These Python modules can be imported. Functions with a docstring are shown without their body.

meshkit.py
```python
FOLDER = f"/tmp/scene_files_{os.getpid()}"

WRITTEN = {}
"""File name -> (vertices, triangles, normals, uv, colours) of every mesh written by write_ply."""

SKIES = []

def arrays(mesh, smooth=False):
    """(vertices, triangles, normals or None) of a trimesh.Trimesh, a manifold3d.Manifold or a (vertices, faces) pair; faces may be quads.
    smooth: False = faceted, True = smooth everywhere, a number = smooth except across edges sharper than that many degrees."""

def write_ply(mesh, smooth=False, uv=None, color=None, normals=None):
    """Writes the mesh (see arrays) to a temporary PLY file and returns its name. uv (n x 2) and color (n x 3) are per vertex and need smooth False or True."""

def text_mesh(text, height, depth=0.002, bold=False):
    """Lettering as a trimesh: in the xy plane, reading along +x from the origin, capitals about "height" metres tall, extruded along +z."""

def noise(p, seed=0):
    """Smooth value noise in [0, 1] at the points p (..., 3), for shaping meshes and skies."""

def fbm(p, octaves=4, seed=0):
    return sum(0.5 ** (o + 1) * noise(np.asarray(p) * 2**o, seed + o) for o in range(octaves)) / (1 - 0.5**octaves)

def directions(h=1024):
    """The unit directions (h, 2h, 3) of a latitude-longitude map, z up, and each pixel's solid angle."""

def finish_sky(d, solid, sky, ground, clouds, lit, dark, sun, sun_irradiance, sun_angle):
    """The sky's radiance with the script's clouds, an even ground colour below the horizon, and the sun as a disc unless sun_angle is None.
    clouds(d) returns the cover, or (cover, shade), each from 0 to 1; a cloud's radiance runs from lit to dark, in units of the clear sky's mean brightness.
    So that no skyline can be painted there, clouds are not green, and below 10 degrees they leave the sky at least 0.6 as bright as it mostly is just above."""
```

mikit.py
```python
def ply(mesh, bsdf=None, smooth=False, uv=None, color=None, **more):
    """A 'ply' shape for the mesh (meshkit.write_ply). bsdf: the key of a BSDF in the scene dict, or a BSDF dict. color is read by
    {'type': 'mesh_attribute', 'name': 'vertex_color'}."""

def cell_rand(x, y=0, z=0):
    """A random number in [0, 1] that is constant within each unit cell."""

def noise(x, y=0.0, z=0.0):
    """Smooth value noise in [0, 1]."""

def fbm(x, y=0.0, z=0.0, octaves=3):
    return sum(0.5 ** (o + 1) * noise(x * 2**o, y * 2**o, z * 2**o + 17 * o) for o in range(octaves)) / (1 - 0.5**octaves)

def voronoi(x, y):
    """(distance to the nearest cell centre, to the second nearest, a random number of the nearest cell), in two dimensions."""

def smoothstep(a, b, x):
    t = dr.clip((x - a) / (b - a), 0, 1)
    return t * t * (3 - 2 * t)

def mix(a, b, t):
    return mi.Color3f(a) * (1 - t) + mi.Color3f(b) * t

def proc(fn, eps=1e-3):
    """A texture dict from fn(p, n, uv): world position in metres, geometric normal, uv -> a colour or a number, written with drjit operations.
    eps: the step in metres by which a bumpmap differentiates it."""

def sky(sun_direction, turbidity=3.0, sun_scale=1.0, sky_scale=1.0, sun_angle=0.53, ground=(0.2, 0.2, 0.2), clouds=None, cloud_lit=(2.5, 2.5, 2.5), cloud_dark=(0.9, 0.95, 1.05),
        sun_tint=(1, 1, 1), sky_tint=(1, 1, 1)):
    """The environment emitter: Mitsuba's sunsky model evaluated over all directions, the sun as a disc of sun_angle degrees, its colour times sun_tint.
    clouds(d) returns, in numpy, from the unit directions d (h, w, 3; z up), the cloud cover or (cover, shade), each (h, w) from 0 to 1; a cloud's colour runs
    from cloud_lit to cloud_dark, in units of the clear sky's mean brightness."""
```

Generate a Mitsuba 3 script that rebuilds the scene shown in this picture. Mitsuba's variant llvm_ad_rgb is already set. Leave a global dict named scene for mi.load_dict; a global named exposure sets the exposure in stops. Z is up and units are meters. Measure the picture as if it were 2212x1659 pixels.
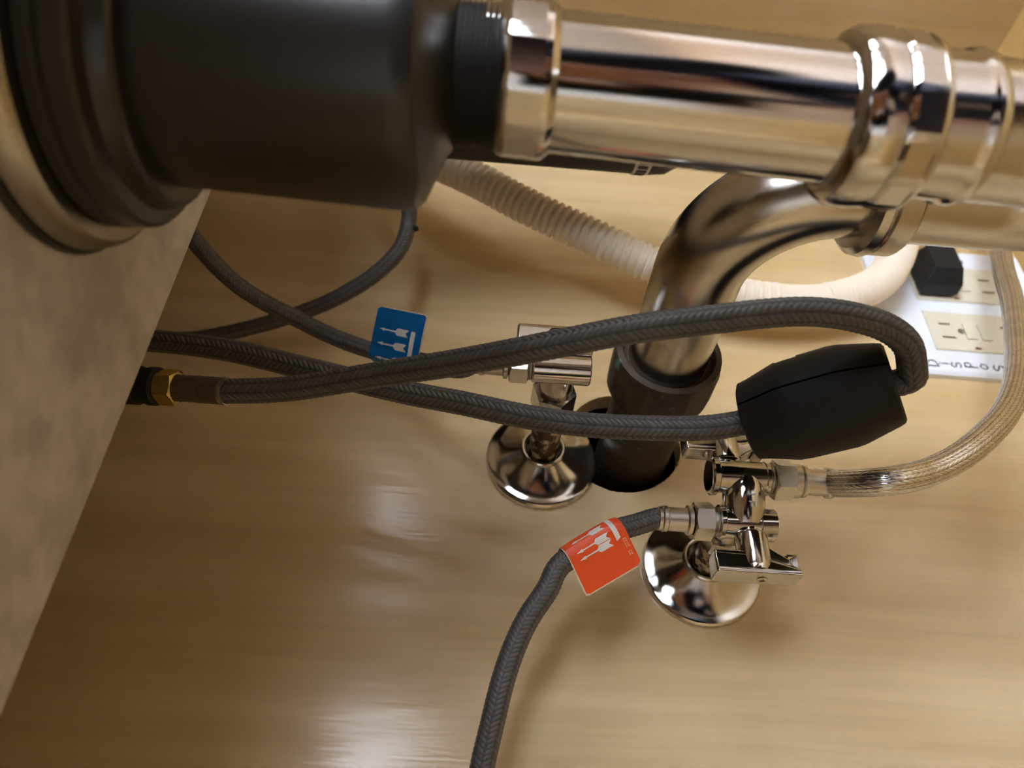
import math
import numpy as np
import trimesh
import manifold3d as m3
import mitsuba as mi
import drjit as dr
import mikit, meshkit
from mikit import noise, fbm, smoothstep, mix
from scipy.interpolate import CubicSpline
from shapely.geometry import Polygon, Point, box as sbox

# ------------------------------------------------------------------ camera, light, exposure
T = mi.ScalarTransform4f
CAM = np.array([0.0, -0.373, 0.379])            # metres; the cabinet back is the plane y = 0, its floor z = 0
RIGHT = np.array([0.029880, -0.075178, -0.996722])
DOWN = np.array([-0.793816, 0.604189, -0.069368])
FWD = np.array([0.607424, 0.793287, -0.041624])
exposure = 0.32
scene = {'type': 'scene'}
labels = {}
scene['camera'] = {
    'type': 'thinlens', 'fov': 2 * math.degrees(math.atan(1106.0 / 1720.0)), 'fov_axis': 'x',
    'aperture_radius': 0.0015, 'focus_distance': 0.340, 'near_clip': 0.01, 'far_clip': 50.0,
    'to_world': T().look_at(origin=CAM.tolist(), target=(CAM + FWD).tolist(), up=(-DOWN).tolist()),
}
scene['room_light'] = {'type': 'constant', 'radiance': {'type': 'rgb', 'value': [0.03, 0.027, 0.024]}}

# ------------------------------------------------------------------ materials
def rgb(r, g, b): return {'type': 'rgb', 'value': [r, g, b]}
def srgb(r, g, b):
    f = lambda c: ((c / 255 + 0.055) / 1.055) ** 2.4 if c > 10 else c / 255 / 12.92
    return rgb(f(r), f(g), f(b))
def principled(color, rough=0.5, metal=0.0, spec=0.5, **kw):
    return {'type': 'twosided', 'b': {'type': 'principled', 'base_color': color, 'roughness': rough, 'metallic': metal, 'specular': spec, **kw}}
def mat(name, d): scene['mat_' + name] = d
def chrome(alpha, r=0.80, g=0.79, b=0.77):
    return {'type': 'twosided', 'b': {'type': 'roughconductor', 'alpha': alpha, 'eta': 1.8, 'k': 5.5, 'specular_reflectance': rgb(r, g, b)}}

mat('chrome', chrome(0.025))
mat('chrome_old', chrome(0.07, .72, .69, .64))
mat('flange_metal', chrome(0.12, .50, .465, .41))
mat('steel', chrome(0.16, .78, .76, .72))
mat('steel_wire', principled({'type': 'mesh_attribute', 'name': 'vertex_color'}, .22, .95, .5))
mat('brass', chrome(0.12, .80, .60, .24))
mat('bronze_sleeve', principled(rgb(.085, .065, .050), .42, 0.2))
mat('black_plastic', principled(rgb(.009, .0085, .008), .55, 0, .22))
mat('plug_rubber', principled(rgb(.008, .009, .010), .55, 0, .3))
mat('grey_plastic', principled(rgb(.010, .0096, .0088), .32, 0, .42, clearcoat=.45, clearcoat_gloss=.85))
mat('black_rubber', principled(rgb(.010, .010, .010), .6))
mat('disposer_paint', principled(rgb(.009, .008, .009), .5, 0, .25))
# yarn colour per vertex: the dark core shows between the yarns
TONE = {'braid': (.088, .086, .085), 'steel_wire': (.84, .83, .82)}
mat('braid', principled({'type': 'mesh_attribute', 'name': 'vertex_color'}, .45, 0.0, .40, sheen=.2))
mat('white_plastic', principled(rgb(.70, .75, .83), .35))
mat('almond_plastic', principled(rgb(.62, .585, .47), .35))
mat('dark_slot', principled(rgb(.05, .04, .03), .7))
mat('red_lens', principled(rgb(.16, .02, .015), .35))
mat('ink', principled(rgb(.03, .03, .06), .6))
mat('paper_white', principled(rgb(.75, .73, .72), .45))
mat('hose_white', {'type': 'twosided', 'b': {'type': 'principled', 'base_color': rgb(.74, .67, .55), 'roughness': .45, 'specular': .5, 'flatness': .3}})
mat('blue_foil', principled(rgb(.004, .105, .31), .26, 0, .6, clearcoat=.6, clearcoat_gloss=.8))
mat('red_foil', principled(rgb(.74, .075, .015), .34, 0, .5, clearcoat=.4, clearcoat_gloss=.8))
mat('tag_back', principled(rgb(.62, .50, .36), .6))
mat('white_print', principled(rgb(.74, .72, .70), .4))
mat('pink_print', principled(rgb(.72, .30, .20), .5))
mat('pale_print', principled(rgb(.5, .48, .45), .5))
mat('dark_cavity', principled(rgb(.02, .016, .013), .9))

def plywood(p, n, uv):                            # birch veneer, grain along z
    a = p.x + .012 * fbm(p.x * 9, p.z * 4, p.y * 5)
    streak = fbm(a * 48, p.z * 3.2, p.y * 40, octaves=3)
    fine = fbm(a * 520, p.z * 16, p.y * 300, octaves=3)
    broad = fbm(p.x * 9 + 3, p.z * 5, p.y * 6, octaves=2)
    c = mix([.51, .37, .185], [.74, .60, .375], smoothstep(.22, .78, .42 * streak + .58 * broad))
    return c * (.95 + .10 * fine)
def ply_relief(p, n, uv):
    a = p.x + .01 * fbm(p.x * 9, p.z * 4, p.y * 5)
    return .00035 * fbm(a * 60, p.z * 9, p.y * 40, octaves=3) + .00006 * fbm(a * 700, p.z * 60, p.y * 500, octaves=2)
def ply_rough(p, n, uv):
    return .125 + .115 * fbm(p.x * 40, p.z * 12, p.y * 40, octaves=2)
mat('plywood', {'type': 'twosided', 'b': {'type': 'bumpmap', 'arbitrary': mikit.proc(ply_relief, eps=.0012), 'scale': 1.0,
    'bsdf': {'type': 'principled', 'base_color': mikit.proc(plywood), 'roughness': mikit.proc(ply_rough), 'specular': .40}}})
def floor_wood(p, n, uv):
    return mix([.47, .31, .12], [.60, .42, .18], fbm(p.x * 5, p.y * 50, p.z * 9, octaves=3))
mat('floor_wood', principled(mikit.proc(floor_wood), .4))
def granite(p, n, uv):
    g = fbm(p.x * 70, p.y * 70, p.z * 70, octaves=4)
    s = noise(p.x * 220, p.y * 220, p.z * 220)
    return mix([.37, .345, .325], [.51, .485, .46], smoothstep(.25, .75, g)) * (.95 + .10 * s)
mat('granite', {'type': 'twosided', 'b': {'type': 'principled', 'base_color': mikit.proc(granite), 'roughness': .6, 'specular': .3}})
def rusty(p, n, uv):
    r = smoothstep(.34, .52, fbm(p.x * 260, p.y * 260, p.z * 260, octaves=3))
    return mix([.50, .42, .31], [.055, .028, .015], r)
mat('rusty_pipe', principled(mikit.proc(rusty), .42, .45))
def old_brass(p, n, uv):
    g = fbm(p.x * 120, p.y * 120, p.z * 120, octaves=3)
    v = smoothstep(.66, .80, fbm(p.x * 150 + 7, p.y * 150, p.z * 150, octaves=3))
    return mix(mix([.018, .014, .011], [.070, .048, .031], g), [.06, .16, .14], v * .8)
mat('old_brass', principled(mikit.proc(old_brass), .6, .2, .3))
mat('kitchen_paint', principled(rgb(.80, .78, .75), .8))
mat('ceiling_paint', principled(rgb(.75, .73, .70), .9))
mat('kitchen_floor', principled(rgb(.30, .19, .11), .5))
mat('cabinet_white', principled(rgb(.75, .72, .67), .5))
mat('stone_top', principled(rgb(.08, .08, .085), .4))

# ------------------------------------------------------------------ mesh helpers
def unit(v): v = np.asarray(v, float); return v / np.linalg.norm(v)
def frame(axis, up=None):
    a = unit(axis); r = np.array([1.0, 0, 0]) if up is None else np.asarray(up, float)
    if abs(a @ unit(r)) > .95: r = np.array([0, 1.0, 0])
    x = unit(r - a * (r @ a)); return np.stack([x, np.cross(a, x), a], 1)      # columns x, y, z(axis)
def place(m, at, axis=(0, 0, 1), up=None):
    v = np.asarray(m.vertices) @ frame(axis, up).T + np.asarray(at); return trimesh.Trimesh(v, m.faces, process=False)
def cat(*ms): return trimesh.util.concatenate(list(ms))
def tm(man): q = man.to_mesh(); return trimesh.Trimesh(np.array(q.vert_properties[:, :3], float), np.array(q.tri_verts), process=False)
def man(m):
    m = trimesh.Trimesh(m.vertices, m.faces, process=True); return m3.Manifold(m3.Mesh(np.asarray(m.vertices, np.float32), np.asarray(m.faces, np.uint32)))
def lathe(profile, n=64):
    """profile: (r, h) points, bottom to top along the outside; closed on the axis or as a ring if its first point repeats."""
    p = np.array(profile, float); ring = np.allclose(p[0], p[-1])
    if not ring:
        if p[0, 0] > 1e-9: p = np.vstack([[0, p[0, 1]], p])
        if p[-1, 0] > 1e-9: p = np.vstack([p, [0, p[-1, 1]]])
    m = trimesh.creation.revolve(p, sections=n); m.merge_vertices(); return m
def ring(ri, ro, h0, h1, c=0.0, n=64):
    return lathe([(ri, h0), (ro - c, h0), (ro, h0 + c), (ro, h1 - c), (ro - c, h1), (ri, h1), (ri, h0)], n)
def rounded_box(size, r=.001, seg=12):
    x, y, z = [s / 2 - r for s in size]
    return tm(m3.Manifold.batch_hull([m3.Manifold.sphere(r, seg).translate((a * x, b * y, c * z)) for a in (-1, 1) for b in (-1, 1) for c in (-1, 1)]))
def hexnut(af, h, hole=0.0, sides=6, ch=.9):
    R = af / 2 / math.cos(math.pi / sides)
    c = R * (1 - ch)
    a = m3.Manifold.cylinder(h, R, R, sides)
    b = man(lathe([(R - 2 * c, 0), (R, c), (R, h - c), (R - 2 * c, h)], 48))
    a = a ^ b
    if hole: a = a - m3.Manifold.cylinder(h * 3, hole, hole, 40).translate((0, 0, -h))
    return tm(a)
def spline(pts, step):
    p = np.array(pts, float); d = np.r_[0, np.cumsum(np.sqrt(np.linalg.norm(np.diff(p, axis=0), axis=1)))]
    cs = CubicSpline(d, p, bc_type='natural'); q = cs(np.linspace(0, d[-1], 4000))
    s = np.r_[0, np.cumsum(np.linalg.norm(np.diff(q, axis=0), axis=1))]
    n = max(4, int(s[-1] / step)); t = np.linspace(0, s[-1], n + 1)
    return np.stack([np.interp(t, s, q[:, k]) for k in range(3)], 1), t
def frames(c, start=None):
    t = np.gradient(c, axis=0); t /= np.linalg.norm(t, axis=1, keepdims=True)
    x = frame(t[0], start)[:, 0]; X = [x]
    for k in range(1, len(c)):
        x = x - t[k] * (x @ t[k]); x /= np.linalg.norm(x); X.append(x)
    X = np.array(X); return t, X, np.cross(t, X)
def sweep(c, radius, n, start=None, caps=True):
    """radius: (len(c), n) or scalar or (len(c),)."""
    t, X, Y = frames(c, start); a = np.arange(n) * 2 * np.pi / n
    rad = np.broadcast_to(np.asarray(radius, float).reshape(len(c), -1) if np.ndim(radius) else radius, (len(c), n))
    v = c[:, None] + rad[..., None] * (np.cos(a)[None, :, None] * X[:, None] + np.sin(a)[None, :, None] * Y[:, None])
    v = v.reshape(-1, 3); i, j = np.meshgrid(np.arange(len(c) - 1), np.arange(n), indexing='ij'); k = (j + 1) % n
    f = np.vstack([np.stack([i * n + j, i * n + k, (i + 1) * n + k], -1).reshape(-1, 3), np.stack([i * n + j, (i + 1) * n + k, (i + 1) * n + j], -1).reshape(-1, 3)])
    if caps:
        b = len(v); v = np.vstack([v, c[0], c[-1]]); j = np.arange(n); k = (j + 1) % n; e = (len(c) - 1) * n
        f = np.vstack([f, np.stack([np.full(n, b), k, j], -1), np.stack([np.full(n, b + 1), e + j, e + k], -1)])
    return trimesh.Trimesh(v, f, process=False)
def braid(pts, r, rows=8, pitch=.0026, depth=.00055, slant=1.35, per=9, sub=6, twist=0.0):
    """A hose under a plaited cover: herringbone rows of yarns, each yarn raised."""
    c, L = spline(pts, pitch / sub)
    n = rows * per; th = np.arange(n) / per
    th = th[None, :] + twist * L[:, None] / .1
    row, f = np.floor(th).astype(int), th - np.floor(th)
    sign = np.where(row % 2 == 0, 1.0, -1.0)
    s = L[:, None] / pitch + sign * (f - .5) * slant
    g = s - np.floor(s)
    yarn = np.sqrt(np.clip(1 - (2 * g - 1) ** 2, 0, 1)) ** .9
    edge = 1 - .75 * np.abs(2 * f - 1) ** 4
    ends = np.minimum(1, np.minimum(L, L[-1] - L) / .0005)[:, None]
    m = sweep(c, r - depth * (1 - yarn * edge) * ends, n, caps=True)
    w = np.clip(.30 + .75 * yarn * edge, 0, 1) * (.88 + .24 * np.random.default_rng(3).random(int(L[-1] / pitch) + 4)[np.floor(s).astype(int).clip(0, int(L[-1] / pitch) + 3)])
    m.metadata['tone'] = np.r_[w.reshape(-1), .6, .6]
    return m

# ------------------------------------------------------------------ scene helpers
def numbered(key):
    if key not in labels and not any(k == key or k.startswith(key + '__') for k in scene): return key
    i = 1
    while f'{key}_{i:03d}' in labels or any(k == f'{key}_{i:03d}' or k.startswith(f'{key}_{i:03d}__') for k in scene): i += 1
    return f'{key}_{i:03d}'
def thing(name, label, category, group=None):
    key = numbered(name); labels[key] = {'label': label, 'category': category}
    if group: labels[key]['group'] = group
    return key
def part(parent, name, mesh, m, smooth=30, label=None, kind=None):
    key = numbered(parent + '__' + name); tone = mesh.metadata.get('tone')
    scene[key] = mikit.ply(mesh, 'mat_' + m, smooth=smooth, color=None if tone is None else np.repeat(tone[:, None], 3, 1) * np.array(TONE[m]))
    if label or kind:
        labels[key] = {}
        if label: labels[key]['label'] = label
        if kind: labels[key]['kind'] = kind
    return key
def struct(name, mesh, m, label, parent=None, smooth=False):
    key = name if parent is None else parent + '__' + name
    scene[key] = mikit.ply(mesh, 'mat_' + m, smooth=smooth)
    labels[key] = {'label': label, 'kind': 'structure'} if parent is None else {'label': label}
    return key
def box(x0, x1, y0, y1, z0, z1):
    m = trimesh.creation.box((x1 - x0, y1 - y0, z1 - z0)); m.apply_translation(((x0 + x1) / 2, (y0 + y1) / 2, (z0 + z1) / 2)); return m

# ------------------------------------------------------------------ the cabinet
LEFT, RIGHTX, FRONT, TOP = -.95, .585, -.575, .78
HX, HZ, HR = .2495, .2955, .0325                  # the sawn hole for the waste pipe
a = np.linspace(0, 2 * np.pi, 180, endpoint=False); rr = np.random.default_rng(4)
hr = HR + .0004 * rr.normal(size=180) * .25 + .0005 * np.sin(3 * a)
hole = Polygon(np.stack([HX + hr * np.cos(a), HZ + hr * np.sin(a)], 1))
back = trimesh.creation.extrude_polygon(sbox(LEFT - .02, -.02, RIGHTX + .02, TOP).difference(hole), .012, engine='earcut')
v = np.array(back.vertices); back.vertices = np.stack([v[:, 0], .012 - v[:, 2], v[:, 1]], 1); back.invert()
struct('wall_back', back, 'plywood', 'light plywood cabinet back with satin varnish and a sawn round hole')
fray = []
for k in range(18):
    t = rr.uniform(math.radians(195), math.radians(330)); L = rr.uniform(.0005, .0019); w = .00011
    p0 = np.array([HX + HR * math.cos(t), -.0004, HZ + HR * math.sin(t)]); d = np.array([-math.cos(t) + rr.normal() * .6, -.25, -math.sin(t) + rr.normal() * .6])
    fray.append(sweep(np.array([p0 - unit(d) * .001, p0 + unit(d) * L * .6, p0 + unit(d) * L + [0, rr.normal() * .0003, 0]]), np.array([w, w * .8, w * .2]), 5))
scene['wall_back__splinters'] = mikit.ply(cat(*fray), 'mat_plywood'); labels['wall_back__splinters'] = {'kind': 'stuff', 'label': 'frayed wood splinters around the sawn hole'}
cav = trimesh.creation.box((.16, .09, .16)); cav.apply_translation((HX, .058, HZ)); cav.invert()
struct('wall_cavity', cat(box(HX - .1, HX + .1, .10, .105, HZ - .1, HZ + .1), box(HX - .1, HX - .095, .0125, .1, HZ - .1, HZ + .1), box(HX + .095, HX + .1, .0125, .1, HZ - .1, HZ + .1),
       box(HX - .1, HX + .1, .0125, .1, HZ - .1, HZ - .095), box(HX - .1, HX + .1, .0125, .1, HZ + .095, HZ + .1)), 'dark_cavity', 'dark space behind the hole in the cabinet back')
struct('floor', box(LEFT - .02, RIGHTX + .02, FRONT, 0, -.02, 0), 'floor_wood', 'plywood floor of the sink cabinet')
struct('wall_left', box(LEFT - .02, LEFT, FRONT, 0, 0, TOP), 'plywood', 'plywood left side of the sink cabinet')
struct('wall_right', box(RIGHTX, RIGHTX + .02, FRONT, 0, 0, TOP), 'plywood', 'plywood right side of the sink cabinet')
struct('ceiling', box(LEFT - .3, RIGHTX + .3, FRONT - .03, .03, TOP, TOP + .03), 'stone_top', 'dark stone worktop over the sink cabinet')
struct('trim_1', box(LEFT - .02, RIGHTX + .02, FRONT, FRONT + .02, .69, TOP), 'cabinet_white', 'front rail of the sink cabinet below the worktop')
# the kitchen in front of the cabinet: it lights the cabinet and shows in the chrome
WINDOWS = [(-.38, .98, .56, 2.10), (1.28, 1.44, .70, 2.10), (1.66, 1.84, .70, 2.10), (2.45, 3.60, .50, 2.10)]      # the kitchen's windows (x0, x1, z0, z1)
kw = sbox(-2.6, -.1, 4.2, 2.4)
for x0, x1, z0, z1 in WINDOWS: kw = kw.difference(sbox(x0, z0, x1, z1))
km = trimesh.creation.extrude_polygon(kw, .05, engine='earcut'); v = np.array(km.vertices); km.vertices = np.stack([v[:, 0], -3.0 - v[:, 2], v[:, 1]], 1); km.invert()
struct('wall_kitchen_front', km, 'kitchen_paint', 'kitchen wall facing the sink')
struct('wall_kitchen_left', box(-2.65, -2.6, -3.0, .3, -.1, 2.4), 'kitchen_paint', 'kitchen wall left of the sink')
struct('wall_kitchen_right', box(4.2, 4.25, -3.0, .3, -.1, 2.4), 'kitchen_paint', 'kitchen wall right of the sink')
struct('floor_kitchen', box(-2.6, 4.2, -3.0, FRONT, -.14, -.1), 'kitchen_floor', 'brown kitchen floor')
struct('ceiling_kitchen', box(-2.6, 4.2, -3.0, .3, 2.4, 2.45), 'ceiling_paint', 'white kitchen ceiling')
for n, (x0, x1, z0, z1) in enumerate(WINDOWS):
    win = trimesh.Trimesh([[x0, -3.02, z0], [x1, -3.02, z0], [x1, -3.02, z1], [x0, -3.02, z1]], [[0, 2, 1], [0, 3, 2]], process=False)
    scene[f'window_{n + 1}'] = mikit.ply(win, 'mat_ceiling_paint', emitter={'type': 'area', 'radiance': rgb(12.5, 13.6, 15.2)})
    labels[f'window_{n + 1}'] = {'label': ('wide bright kitchen window facing the sink', 'narrow bright window nearer the wide one', 'narrow bright window farther from the wide one', 'wide bright kitchen window near the right wall')[n], 'kind': 'structure'}
t = thing('ceiling_lamp', 'round lit lamp on the kitchen ceiling', 'lamp')
part(t, 'base', place(lathe([(.20, 0), (.20, .03)], 64), (.45, -1.9, 2.37)), 'ceiling_paint', 30)
scene[t + '__diffuser'] = mikit.ply(place(lathe([(.0, .0), (.17, .012), (.19, .030)], 48), (.45, -1.9, 2.34)), 'mat_ceiling_paint', smooth=30, emitter={'type': 'area', 'radiance': rgb(24.0, 19.0, 14.0)})

# ------------------------------------------------------------------ the sink
SZ, SY = .496, -.1457
t = thing('sink', 'pale grey mottled composite sink bowl seen from below', 'sink')
def bowl(x0, x1, y0, y1, z0, z1, r, inset=0.0):
    e = .0
    lo = [m3.Manifold.sphere(r, 24).translate((x, y, z0 + r)) for x in (x0 + r, x1 - r) for y in (y0 + r, y1 - r)]
    hi = [m3.Manifold.cylinder(.002, r, r, 24).translate((x, y, z1 - .002)) for x in (x0 + r - .008, x1 - r + .008) for y in (y0 + r - .004, y1 - r + .004)]
    return m3.Manifold.batch_hull(lo + hi)
outer = bowl(-.16, .47, FRONT + .03, SY, SZ, TOP - .001, .004)
inner = bowl(-.148, .458, FRONT + .042, SY - .012, SZ + .012, TOP + .02, .010)
body = outer - inner - m3.Manifold.cylinder(.1, .045, .045, 48).translate((.203, -.2475, SZ - .03))
part(t, 'bowl', tm(body), 'granite', 30)

# ------------------------------------------------------------------ sink drain, tailpiece, trap
AX, AY = .203, -.2475
def down(prof, n=96):            # (r, z) from the top downward at the drain's axis
    return place(lathe(prof[::-1], n), (AX, AY, 0))
def zring(ri, ro, z0, z1, c=.0005, n=96): return place(ring(ri, ro, z0, z1, c, n), (AX, AY, 0))
t = thing('sink_drain', 'dark grey plastic drain body under the sink, close to the camera', 'drain')
part(t, 'sealing_washer', zring(.030, .0574, SZ - .0022, SZ, .0008), 'black_rubber', 30, 'thin black rubber washer')
part(t, 'flange', down([(.040, SZ - .0022), (.0556, SZ - .0022), (.0560, SZ - .0040), (.0546, SZ - .0085), (.0528, SZ - .0102), (.040, SZ - .0104)]), 'flange_metal', 35, 'polished metal flange against the sink')
part(t, 'gasket', zring(.036, .0488, SZ - .0150, SZ - .0098, .0012), 'black_rubber', 30)
part(t, 'lock_nut', down([(.037, SZ - .0145), (.0472, SZ - .0145), (.0486, SZ - .0160), (.0482, SZ - .0208), (.0470, SZ - .0222), (.0455, SZ - .0226), (.0432, SZ - .0232), (.0425, SZ - .0250), (.0420, SZ - .0275), (.0405, SZ - .0285), (.037, SZ - .0287)]), 'grey_plastic', 25)
part(t, 'drain_cup', down([(.0362, SZ - .026), (.0364, .4600), (.0373, .430), (.0381, .4070), (.0379, .4030), (.0370, .4000), (.0352, .3982), (.0220, .3925), (.0205, .3915), (.0190, .3912)]), 'grey_plastic', 25)
thr = [(.0185, .3935)]
z = .3920
while z > .3775:
    thr += [(.0189, z), (.0195, z - .0004), (.0195, z - .0007), (.0189, z - .0011)]; z -= .0015
part(t, 'threaded_outlet', down(thr + [(.0185, .3772)]), 'black_plastic', 25, 'black threaded plastic outlet')

TILT = .048                                        # the drain tube leans a little
def down(prof, n=96):
    m = place(lathe(prof[::-1], n), (AX, AY, 0)); v = np.array(m.vertices); v[:, 0] += (v[:, 2] - .358) * TILT; m.vertices = v; return m
def lean(m): v = np.array(m.vertices); v[:, 0] += (v[:, 2] - .358) * TILT; m.vertices = v; return m
t = thing('tailpiece', 'polished chrome drain tube running from the drain body to the trap', 'drain pipe')
part(t, 'tube', down([(.0185, .384), (.01905, .3838), (.01905, .3700), (.01905, .3400), (.01905, .3100), (.01905, .2850), (.01905, .270)]), 'chrome', 30)
def slip_nut(z0, z1, R, flats=10):
    h = z0 - z1
    b = man(lathe([(R * .90, 0), (R * .985, h * .12), (R, h * .22), (R, h * .80), (R * .97, h * .92), (R * .90, h)], 96))
    for k in range(flats):
        s = m3.Manifold.cube((.02, R * .40, h * .56), True).translate((R + .01 - R * .022, 0, h * .52)).rotate((0, 0, 360 / flats * (k + .35))); b = b - s
    return tm(b - m3.Manifold.cylinder(.1, .0186, .0186, 64).translate((0, 0, -.05)))
part(t, 'slip_nut', lean(place(slip_nut(.3800, .3640, .0216), (AX, AY, .3640))), 'chrome', 30, 'chrome slip nut with flat facets')

BX, BY = .248, -.187                              # the trap's outlet leg
EL = .2885                                        # height of the wall tube's axis
t = thing('p_trap', 'polished chrome trap with slip nuts at the lower end of the drain tube', 'trap')
part(t, 'inlet_socket', down([(.0192, .2820), (.0203, .2815), (.0203, .2700), (.0204, .2530), (.0212, .2510), (.0214, .2492), (.0209, .2474), (.0197, .2462), (.0195, .2300), (.0195, .2100), (.0195, .1950)]), 'chrome', 30)
NR = .0240
part(t, 'inlet_nut', lean(place(slip_nut(0, -.0125, NR, 12), (AX - .0010, AY, .2630))), 'chrome', 30, 'large chrome slip nut around the drain tube')
part(t, 'inlet_collar', lean(place(lathe([(.0232, .2745), (.0243, .2755), (.0245, .2790), (.0241, .2825), (.0229, .2848), (.0208, .2860), (.0191, .2862)], 96), (AX - .0010, AY, 0))), 'chrome', 30, 'rounded shoulder of the large nut')
mid = np.array([(AX + BX) / 2, (AY + BY) / 2]); AXB = AX + (.195 - .358) * TILT
mid = np.array([(AXB + BX) / 2, (AY + BY) / 2]); hv = np.array([AXB - BX, AY - BY]); R = np.linalg.norm(hv) / 2; hv /= 2 * R
th = np.linspace(0, np.pi, 60)
arc = np.stack([mid[0] + hv[0] * R * np.cos(th), mid[1] + hv[1] * R * np.cos(th), .195 - R * np.sin(th)], 1)
leg = np.array([[BX, BY, z] for z in np.linspace(.1950, .2305, 8)])
part(t, 'bend', sweep(np.vstack([arc, leg[1:]])[:-1], .0195, 64), 'chrome_old', 30)
RB = .050
th = np.linspace(0, np.pi / 2, 48)
elbow = np.stack([np.full(48, BX), BY + RB * (1 - np.cos(th)), EL - RB + RB * np.sin(th)], 1)
line = np.vstack([[[BX, BY, z] for z in (.226, .230, .234)], elbow, [[BX, y, EL] for y in np.linspace(BY + RB, -.070, 8)[1:]]])
part(t, 'wall_elbow', sweep(line, .0190, 72), 'chrome_old', 30, 'tarnished elbow curving to the wall fitting')
nb = place(lathe([(.0195, 0), (.0236, .0005), (.0248, .0020), (.0248, .0095), (.0240, .0105), (.0258, .0125), (.0252, .0155), (.0228, .0175), (.0195, .0180)], 96), (BX, BY, .2235))
part(t, 'outlet_nut', nb, 'chrome_old', 28, 'tarnished chrome slip nut on the outlet leg')

t = thing('wall_fitting', 'dark corroded brass drain fitting coming out of the round hole', 'pipe fitting')
Ydir = (0, -1, 0)
hub = man(lathe([(.0210, .048), (.0235, .052), (.0262, .0585), (.0266, .064), (.0266, .080), (.0256, .0835), (.0228, .0842), (.0212, .0800), (.0195, .0790)], 96))
octo = m3.Manifold.cylinder(.06, .0277, .0277, 8).translate((0, 0, .035)).rotate((0, 0, 12))
part(t, 'nut', place(tm((hub ^ octo) - m3.Manifold.cylinder(.2, .0191, .0191, 64)), (HX - .0015, 0, EL), Ydir), 'old_brass', 30)
part(t, 'pipe', place(lathe([(.0200, -.07), (.0205, -.07), (.0205, .050), (.0200, .052)], 64), (HX - .0015, 0, EL), Ydir), 'old_brass', 30)

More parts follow.
